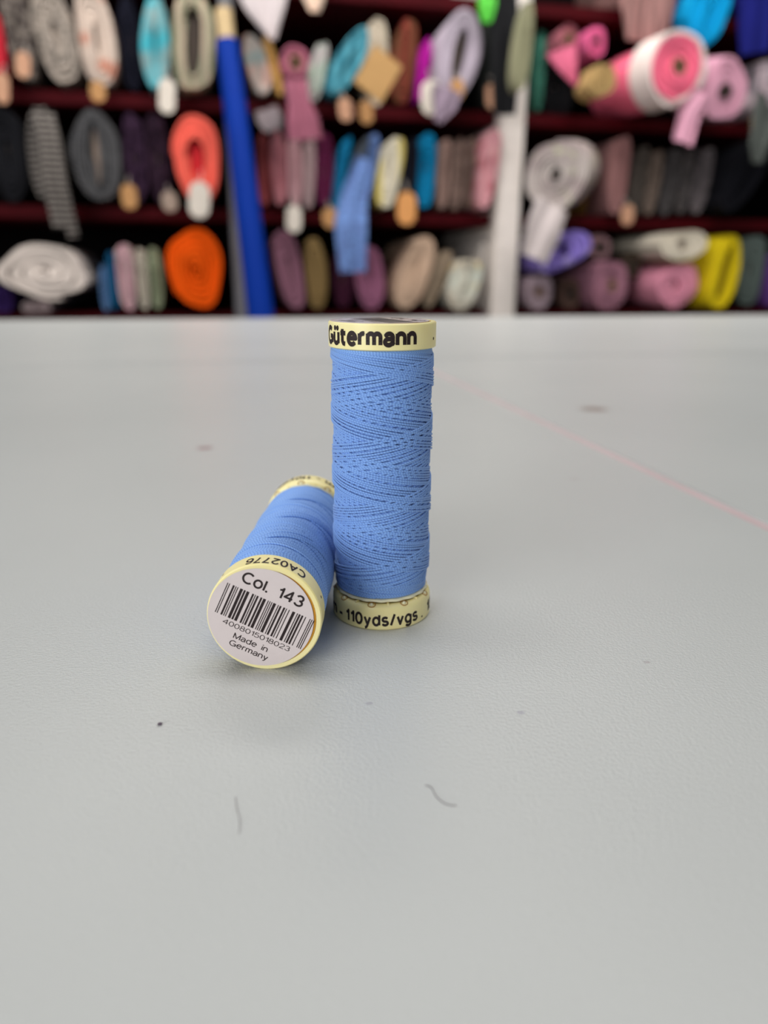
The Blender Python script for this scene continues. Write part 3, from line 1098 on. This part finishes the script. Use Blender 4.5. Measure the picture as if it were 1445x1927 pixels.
# ---- centre bay, upper shelf
B('pastel printed bolt standing close to the blue roll', FB, 490, 145, 24, 62, fabric((150, 160, 156), (206, 164, 150), 'blot', 14), tilt=-14, row=1, group=g_tm,
  drapes=[([(500, 205, -.03), (508, 225, -.05), (514, 245, -.06)], [22, 24, 16], fabric((112, 102, 104)))])
B('mustard yellow thin bolt leaning behind the mauve roll', FB, 522, 145, 10, 62, fabric((214, 166, 96)), tilt=-14, row=1, turns=3, group=g_tm)
RL('mauve pink roll with brown tube and hanging end', FR, 549, 118, 39, 43, fabric((172, 100, 120)), row=None, off=-0.07, expo=2.0, s0=0.45, group=g_tm,
   drapes=[([(556, 150, -.01), (562, 190, -.03), (570, 225, -.05), (575, 262, -.06)], [22, 20, 30, 32], fabric((132, 76, 92)))])
B('pale mint and white small bolt between the mauve roll and turquoise bolt', FB, 601, 118, 18, 62, fabric((196, 186, 182), (170, 200, 176), 'blot', 12), tilt=12, row=1, off=0.0, turns=3, group=g_tm)
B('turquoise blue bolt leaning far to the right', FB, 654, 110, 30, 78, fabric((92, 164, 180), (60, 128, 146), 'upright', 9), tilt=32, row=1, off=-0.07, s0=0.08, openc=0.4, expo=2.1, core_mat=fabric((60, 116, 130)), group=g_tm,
  tags=[(650, 206, 13, 20, M_CARDL)])
B('cream bolt standing behind the kraft card', FB, 708, 66, 26, 96, fabric((198, 184, 164)), row=1, off=0.03, group=g_tm, tags=[(689, 211, 13, 20, M_CARD)])
B('rust brown bolt behind the magenta bolt', FB, 763, 112, 30, 84, fabric((130, 58, 48), (104, 64, 44), 'upright', 8), tilt=6, row=1, off=-0.01, group=g_tm)
B('bright magenta thin bolt between rust and lilac bolts', FB, 797, 135, 15, 66, fabric((176, 26, 150)), tilt=10, row=1, off=-0.04, turns=3, expo=1.8, group=g_tm)
B('large lilac grey bolt with open slit and white tag', FB, 862, 94, 50, 100, fabric((180, 167, 180)), tilt=11, row=1, off=-0.09, s0=0.32, turns=4, openc=0.45, expo=2.0, core_mat=M_DARKIN, group=g_tm,
  tags=[(812, 184, 20, 30, M_WHITE), (860, 168, 13, 18, M_CARD)],
  drapes=[([(842, 165, -.03), (836, 195, -.04), (824, 230, -.05)], [30, 24, 6], fabric((128, 112, 126)))])
B('charcoal bolt with a tan tag left of the off-white post', FB, 928, 105, 20, 98, fabric((38, 40, 38)), row=1, off=-0.03, group=g_tm, tags=[(928, 181, 14, 22, M_CARDL)],
  drapes=[([(946, -30, -.08), (950, 60, -.09), (952, 130, -.09), (950, 216, -.09)], [26, 26, 26, 22], fabric((24, 24, 26))), ([(918, -20, -.09), (916, 10, -.10), (915, 42, -.10)], [18, 17, 8], fabric((84, 176, 66)))])
B('olive sage strip of cloth hung in front of the post', FB, 986, 88, 17, 92, fabric((138, 136, 108)), tilt=5, row=None, off=-0.24, turns=3, length=0.05, solid=False, group=g_tm)

# a kraft card hung on the upper centre shelf
kc = bmesh.new()
ks_ = 2.5/F_PX
box_bm(kc, (0, 0, 0), (52*ks_, 0.006, 62*ks_), 0.001)
kraft = bm_obj('kraft_card', kc, plain('kraft_card_sheet', (172, 132, 80), 0.8))
kraft.location = wpt(711, 140, -0.17)
kraft.rotation_euler = (0, math.radians(33), G)
tag(kraft, 'square kraft card hung askew beside the turquoise bolt', 'card')

# ---- centre bay, middle shelf
B('dusty red bolt just right of the blue roll', FB, 500, 326, 13, 72, fabric((150, 70, 72)), row=2, turns=3, group=g_mm)
B('rose pink bolt on the middle centre shelf', FB, 524, 324, 16, 74, fabric((200, 128, 136)), row=2, off=-0.03, turns=4, group=g_mm)
B('pale pink bolt with a grey white tag', FB, 555, 324, 15, 74, fabric((204, 156, 160)), row=2, off=-0.03, turns=4, group=g_mm, tags=[(553, 412, 14, 24, M_WHITE)])
B('grey pink bolt beside the burgundy bolt', FB, 581, 326, 13, 72, fabric((178, 150, 150)), row=2, turns=3, tilt=3, group=g_mm)
B('burgundy plum bolt on the middle centre shelf', FB, 611, 328, 18, 74, fabric((92, 28, 62)), row=2, tilt=4, turns=4, group=g_mm)
B('bright blue bolt behind the slate bolt', FB, 646, 322, 15, 76, fabric((24, 126, 172)), row=2, tilt=12, off=0.0, turns=3, group=g_mm)
B('slate grey thin bolt leaning by the denim cloth', FB, 668, 326, 11, 76, fabric((84, 90, 98)), row=2, tilt=20, off=-0.06, turns=3, group=g_mm, tags=[(622, 410, 15, 18, M_CARD)])
den = fabric((104, 134, 188), (88, 108, 156), 'fleck', 18)
B('denim blue bolt with a long end hanging over the shelf', FB, 697, 322, 16, 76, den, row=2, tilt=12, off=-0.04, turns=3, group=g_mm,
  drapes=[([(690, 300, -.03), (664, 375, -.05), (660, 430, -.07), (664, 512, -.07)], [18, 26, 30, 24], den)])
B('yellow and cream bolt leaning right of the denim bolt', FB, 731, 328, 27, 74, fabric((216, 206, 184), (208, 190, 110), 'upright', 3), row=2, tilt=13, off=-0.07, turns=4, group=g_mm)
B('black bolt with an orange tan tag', FB, 770, 330, 15, 72, fabric((16, 16, 26)), row=2, tilt=6, off=-0.05, turns=3, group=g_mm, tags=[(765, 392, 18, 29, plain('tan_card', (206, 142, 80), 0.8))])
B('cerulean blue bolt on the middle centre shelf', FB, 802, 322, 19, 76, fabric((14, 128, 176)), row=2, tilt=4, off=-0.02, turns=4, group=g_mm)
B('pinkish beige bolt right of the cerulean bolt', FB, 836, 328, 13, 72, fabric((150, 122, 112)), row=2, turns=3, tilt=3, group=g_mm)
B('mottled brown bolt in the middle of three brownish bolts', FB, 862, 328, 13, 72, fabric((112, 92, 84), (142, 118, 108), 'fleck'), row=2, turns=3, tilt=3, group=g_mm)
B('dark taupe bolt next to the pink floral bolt', FB, 887, 328, 12, 72, fabric((98, 78, 70), (120, 100, 92), 'fleck'), row=2, turns=3, tilt=3, group=g_mm)
B('pink floral bolt leaning against the off-white post', FB, 928, 322, 23, 82, fabric((212, 152, 158), (190, 110, 118), 'floral', 8, (180, 160, 110)), row=2, tilt=8, off=-0.07, turns=4, group=g_mm)

# ---- centre bay, lower shelf
B('mauve bolt leaning by the blue roll, lower shelf', FB, 545, 522, 24, 82, fabric((144, 98, 116)), row=3, tilt=-10, turns=4, group=g_bm)
B('khaki bolt on the lower centre shelf', FB, 595, 534, 20, 70, fabric((142, 116, 74)), row=3, off=-0.03, tilt=-3, turns=4, group=g_bm)
B('dark plum bolt left of the mauve pink bolt, lower shelf', FB, 646, 545, 17, 56, fabric((62, 24, 44)), row=3, turns=3, group=g_bm)
B('mauve pink bolt below the hanging denim cloth', FB, 694, 542, 28, 64, fabric((154, 96, 124)), row=3, tilt=-9, off=-0.02, turns=4, group=g_bm)
B('beige bolt leaning right on the lower centre shelf', FB, 780, 530, 30, 76, fabric((196, 166, 142)), row=3, tilt=22, off=-0.05, turns=5, expo=2.2, group=g_bm)
B('taupe bolt leaning behind the pastel bolt', FB, 826, 548, 16, 62, fabric((150, 132, 112)), row=3, tilt=24, turns=3, group=g_bm)
B('pastel cream bolt with mint and yellow print by the post', FB, 875, 556, 38, 52, fabric((206, 196, 178), (200, 204, 192), 'blot', 9, (222, 190, 112)), row=3, tilt=18, off=-0.05, turns=5, group=g_bm)
B('white thin bolt standing close to the off-white post', FB, 900, 512, 9, 66, fabric((192, 184, 178)), row=3, tilt=6, off=0.02, turns=3, group=g_bm)

# ---- right bay, upper shelf
B('teal green bolt at the top right of the post', FB, 1036, 88, 20, 120, fabric((64, 122, 104)), row=1, off=0.05, turns=3, group=g_tr)
RL('small brownish pink roll with hanging pink end', FR, 1063, 72, 27, 30, fabric((176, 104, 116)), row=None, off=-0.03, s0=0.5, group=g_tr,
   drapes=[([(1056, 92, -.01), (1070, 125, -.03), (1084, 160, -.04)], [30, 20, 5], fabric((184, 90, 116)))])
RL('round pink roll with dark narrow core', FR, 1103, 77, 37, 40, fabric((214, 96, 142)), row=None, off=-0.06, s0=0.26, core_mat=M_DARKIN, group=g_tr)
B('black cloth bundle filling the upper right shelf', FB, 1048, 172, 62, 52, fabric((17, 17, 20)), row=1, off=0.08, expo=2.6, turns=4, group=g_tr)
B('tan gold crumpled bolt beside the large pink roll', FB, 1132, 150, 28, 36, fabric((170, 140, 92)), row=None, off=-0.17, length=0.09, solid=False, tilt=25, turns=3, wob=0.09, group=g_tr)
RL('large pink and white roll pointing out of the shelf', FR, 1276, 126, 60, 70, fabric((232, 104, 132)), row=None, off=-0.22, s0=0.24, expo=2.0, yaw=0.14, turns=5, length=0.32, wob=0.03, pin=True, extra=(fabric((226, 210, 204)), 1.10, 0.10), group=g_tr)
RL('pale pink roll with dark core near the right edge', FR, 1364, 172, 48, 66, fabric((208, 152, 172)), row=None, off=-0.20, s0=0.24, expo=2.0, core_mat=M_DARKIN, turns=4, wob=0.06, yaw=-0.1, pitch=0.2, length=0.2, pin=True, group=g_tr,
   drapes=[([(1322, 175, -.01), (1298, 215, -.03), (1284, 268, -.04)], [20, 22, 20], None)])
B('cyan blue bolt at the top above the pale pink roll', FB, 1332, 26, 46, 74, fabric((6, 150, 206)), row=None, off=-0.10, tilt=14, turns=5, s0=0.08, expo=2.2, wob=0.08, length=0.08, pin=True, group=g_tr)
lace = fabric((206, 186, 192), (140, 130, 136), 'upright', 16)
B('pale lace bolt with hanging grey end at the right edge', FB, 1442, 148, 24, 62, lace, row=1, off=-0.03, length=0.3, turns=5, wob=0.07, group=g_tr, tags=[(1424, 230, 12, 18, M_CARD)],
  drapes=[([(1446, 190, -.01), (1440, 222, -.10), (1432, 265, -.16), (1426, 306, -.16)], [28, 30, 24, 12], fabric((76, 80, 76)))])

# ---- right bay, middle shelf
flo = fabric((206, 194, 188), (172, 156, 154), 'blot', 12, (196, 196, 164))
RL('large white floral roll with spiral end right of the post', FR, 1044, 342, 58, 70, flo, row=2, off=-0.12, s0=0.16, tilt=24, turns=6, yaw=-0.62, pitch=0.14, expo=2.2, length=0.22, pin=True, core_mat=M_DARKIN, group=g_mr,
   drapes=[([(1040, 385, -.02), (1024, 430, -.04), (1004, 486, -.05)], [34, 36, 28], fabric((192, 180, 178)))])
B('golden brown thin bolt left of the mauve brown bolt', FB, 1114, 330, 9, 76, fabric((160, 118, 60)), row=2, off=0.12, length=0.3, turns=3, group=g_mr)
B('mauve brown bolt on the middle right shelf', FB, 1160, 326, 27, 80, fabric((150, 108, 106)), row=2, off=-0.03, turns=4, tilt=3, group=g_mr, tags=[(1181, 404, 13, 18, M_CARDL)])
for i_, (xx, cc, tx) in enumerate(((1204, (88, 80, 74), 'first'), (1232, (122, 106, 96), 'second'), (1262, (78, 74, 74), 'third'), (1292, (92, 86, 86), 'fourth'), (1322, (106, 98, 100), 'fifth'))):
    B('%s grey brown thin bolt counted from the mauve brown bolt' % tx, FB, xx, 336, 14, 68, fabric(cc, tuple(int(v*0.78) for v in cc), 'fleck', 16), row=2, turns=3, tilt=5, off=-0.02, group=g_mr)
B('black bolt leaning steeply at the right edge of the middle shelf', FB, 1402, 336, 30, 92, fabric((18, 18, 24)), row=2, off=-0.08, tilt=32, turns=4, group=g_mr)

# ---- right bay, lower shelf
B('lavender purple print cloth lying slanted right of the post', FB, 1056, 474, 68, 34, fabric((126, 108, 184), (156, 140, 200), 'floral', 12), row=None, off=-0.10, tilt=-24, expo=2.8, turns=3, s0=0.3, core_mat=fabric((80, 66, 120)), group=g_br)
RL('small white mauve roll under the lavender cloth', FR, 1020, 556, 30, 34, fabric((178, 156, 164)), row=3, off=-0.02, s0=0.3, turns=4, group=g_br)
RL('dark brown cardboard tube roll between white and mauve rolls', FR, 1076, 560, 22, 30, fabric((92, 70, 62)), row=3, off=0.0, s0=0.5, turns=3, core_mat=M_DARKIN, group=g_br)
RL('mauve roll with brown core on the lower right shelf', FR, 1146, 544, 44, 48, fabric((154, 106, 122)), row=3, off=-0.08, s0=0.26, core_mat=M_TUBE, group=g_br)
RL('thin mauve brown roll above the round mauve roll', FR, 1130, 466, 22, 24, fabric((132, 100, 104)), row=None, off=-0.03, s0=0.5, turns=3, core_mat=M_DARKIN, group=g_br)
RL('dark olive roll between the mauve roll and pink bolt', FR, 1208, 500, 22, 34, fabric((70, 58, 48)), row=None, off=0.0, s0=0.5, turns=3, core_mat=M_DARKIN, group=g_br)
B('cream white roll lying across the lower right shelf', FB, 1284, 462, 78, 36, fabric((206, 196, 178)), row=None, off=-0.11, tilt=-7, expo=2.3, turns=4, s0=0.2, length=0.38, group=g_br)
B('light pink bolt leaning under the cream roll', FB, 1272, 548, 52, 42, fabric((222, 144, 166)), row=3, off=-0.09, tilt=-28, turns=4, group=g_br)
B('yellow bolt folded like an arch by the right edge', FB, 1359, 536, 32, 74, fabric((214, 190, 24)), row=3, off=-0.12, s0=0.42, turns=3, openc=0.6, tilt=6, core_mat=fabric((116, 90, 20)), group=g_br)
B('dark grey green bolt at the lower right edge', FB, 1414, 510, 26, 96, fabric((84, 94, 90)), row=3, off=-0.02, turns=4, group=g_br)
B('violet thin bolt cut by the lower right picture edge', FB, 1452, 556, 16, 52, fabric((98, 60, 128)), row=3, turns=3, group=g_br)

posts = [dict(D_BOLT, u=a_, a=w_, b=0.9, t=0, tilt=0, expo=12, zc=0.4, c=Vector((0, 0, 0.4)), pin=True) for a_, w_ in ((a_post, 0.045), (a_grey, 0.021))]
SPECS += posts
relax()
for d_ in SPECS:
    if not any(d_ is p_ for p_ in posts): build_bolt(d_)

# ---- cloth hanging down from the shelf above the picture
def hung(label, px, pts, ws, mat, off=-0.05):
    c = wpt(px, -60, off)
    zb = SH_Z[0] + SH_T/2 + 0.001
    root = empty('fabric_bolt', (c.x, c.y, zb), G)
    tag(root, label, FB, 'bolts on the shelf above the picture')
    inv = Matrix.Rotation(-G, 3, 'Z')
    path = [inv @ (wpt(x, y, off - 0.03) - root.location) for x, y in pts]
    spiral_cloth('wound_cloth', 0.05, 0.11, 0, 4, 0.15, 2.0, 0.42, mat, root, 0.118, 0, 0, rnd_seed(), 0.04)
    box('core_board', (0, 0.22, 0.118), (0.008, 0.40, 0.09), M_BOARD, root, 0.001)
    k_ = 2.5/F_PX
    sheet('hanging_end', path, [w*k_ for w in ws], mat, root, seed=rnd_seed())


hung('pale grey cloth hanging in a point above the mauve roll', 492, [(488, -75), (492, -30), (500, 10), (514, 74)], [40, 40, 32, 5], fabric((196, 184, 184)))
hung('small peach white cloth tip hanging at the top edge', 590, [(590, -75), (590, -30), (591, 0), (592, 22)], [22, 20, 16, 8], fabric((214, 186, 166)))

hung('mauve brown cloth hanging above the large pink roll', 1222, [(1222, -90), (1222, -40), (1220, 20), (1214, 78)], [56, 54, 48, 36], fabric((156, 116, 112), (112, 84, 80), 'upright', 10), -0.04)

hung('navy blue cloth hanging in the upper right corner', 1420, [(1420, -90), (1420, -30), (1420, 40), (1420, 100)], [32, 32, 32, 26], fabric((24, 28, 104)), -0.03)

# ---- the blue roll leaning against the shelves
top = wpt(428, 90, -0.06)
d_ = ray(500, 592)
# foot on the floor, the line seen passing through the picture near (492, 590)
n_ = (top - CAM).cross(ray(489, 585)).normalized()
best = None
for i_ in range(0, 400):
    off = -0.06 - i_*0.0015
    fpt = None
    # point on plane (offset off) and on the floor that lies in the sight plane n_
    base_ = P0 + DP*off
    base_.z = FLOOR_Z
    s_ = (CAM - base_).dot(n_)/AX.dot(n_)
    fpt = base_ + AX*s_
    best = fpt
    if off < -0.52: break
foot = best
dirv = (top - foot)
Lr = dirv.length
dirv.normalize()
blue = empty('fabric_roll', foot + Vector((0, 0, 0.012)))
blue.rotation_euler = dirv.to_track_quat('Z', 'Y').to_euler()
tag(blue, 'long royal blue roll with cardboard tube end, leaning on the shelves', FR)
rr_ = 0.030
mb = plain('royal_blue_vinyl', (0, 42, 130), 0.6, 0.08, 0.05, 6.0)
lathe('wound_cloth', [(0.024, 0.0), (0.046, 0.0), (rr_, Lr), (0.024, Lr)], mb, blue, 48, closed=True)
lathe('core_tube', [(0.018, -0.004), (0.0236, -0.004), (0.0236, Lr + 0.085), (0.018, Lr + 0.085)], plain('tan_cardboard_tube', (176, 152, 112), 0.8), blue, 40, closed=True)
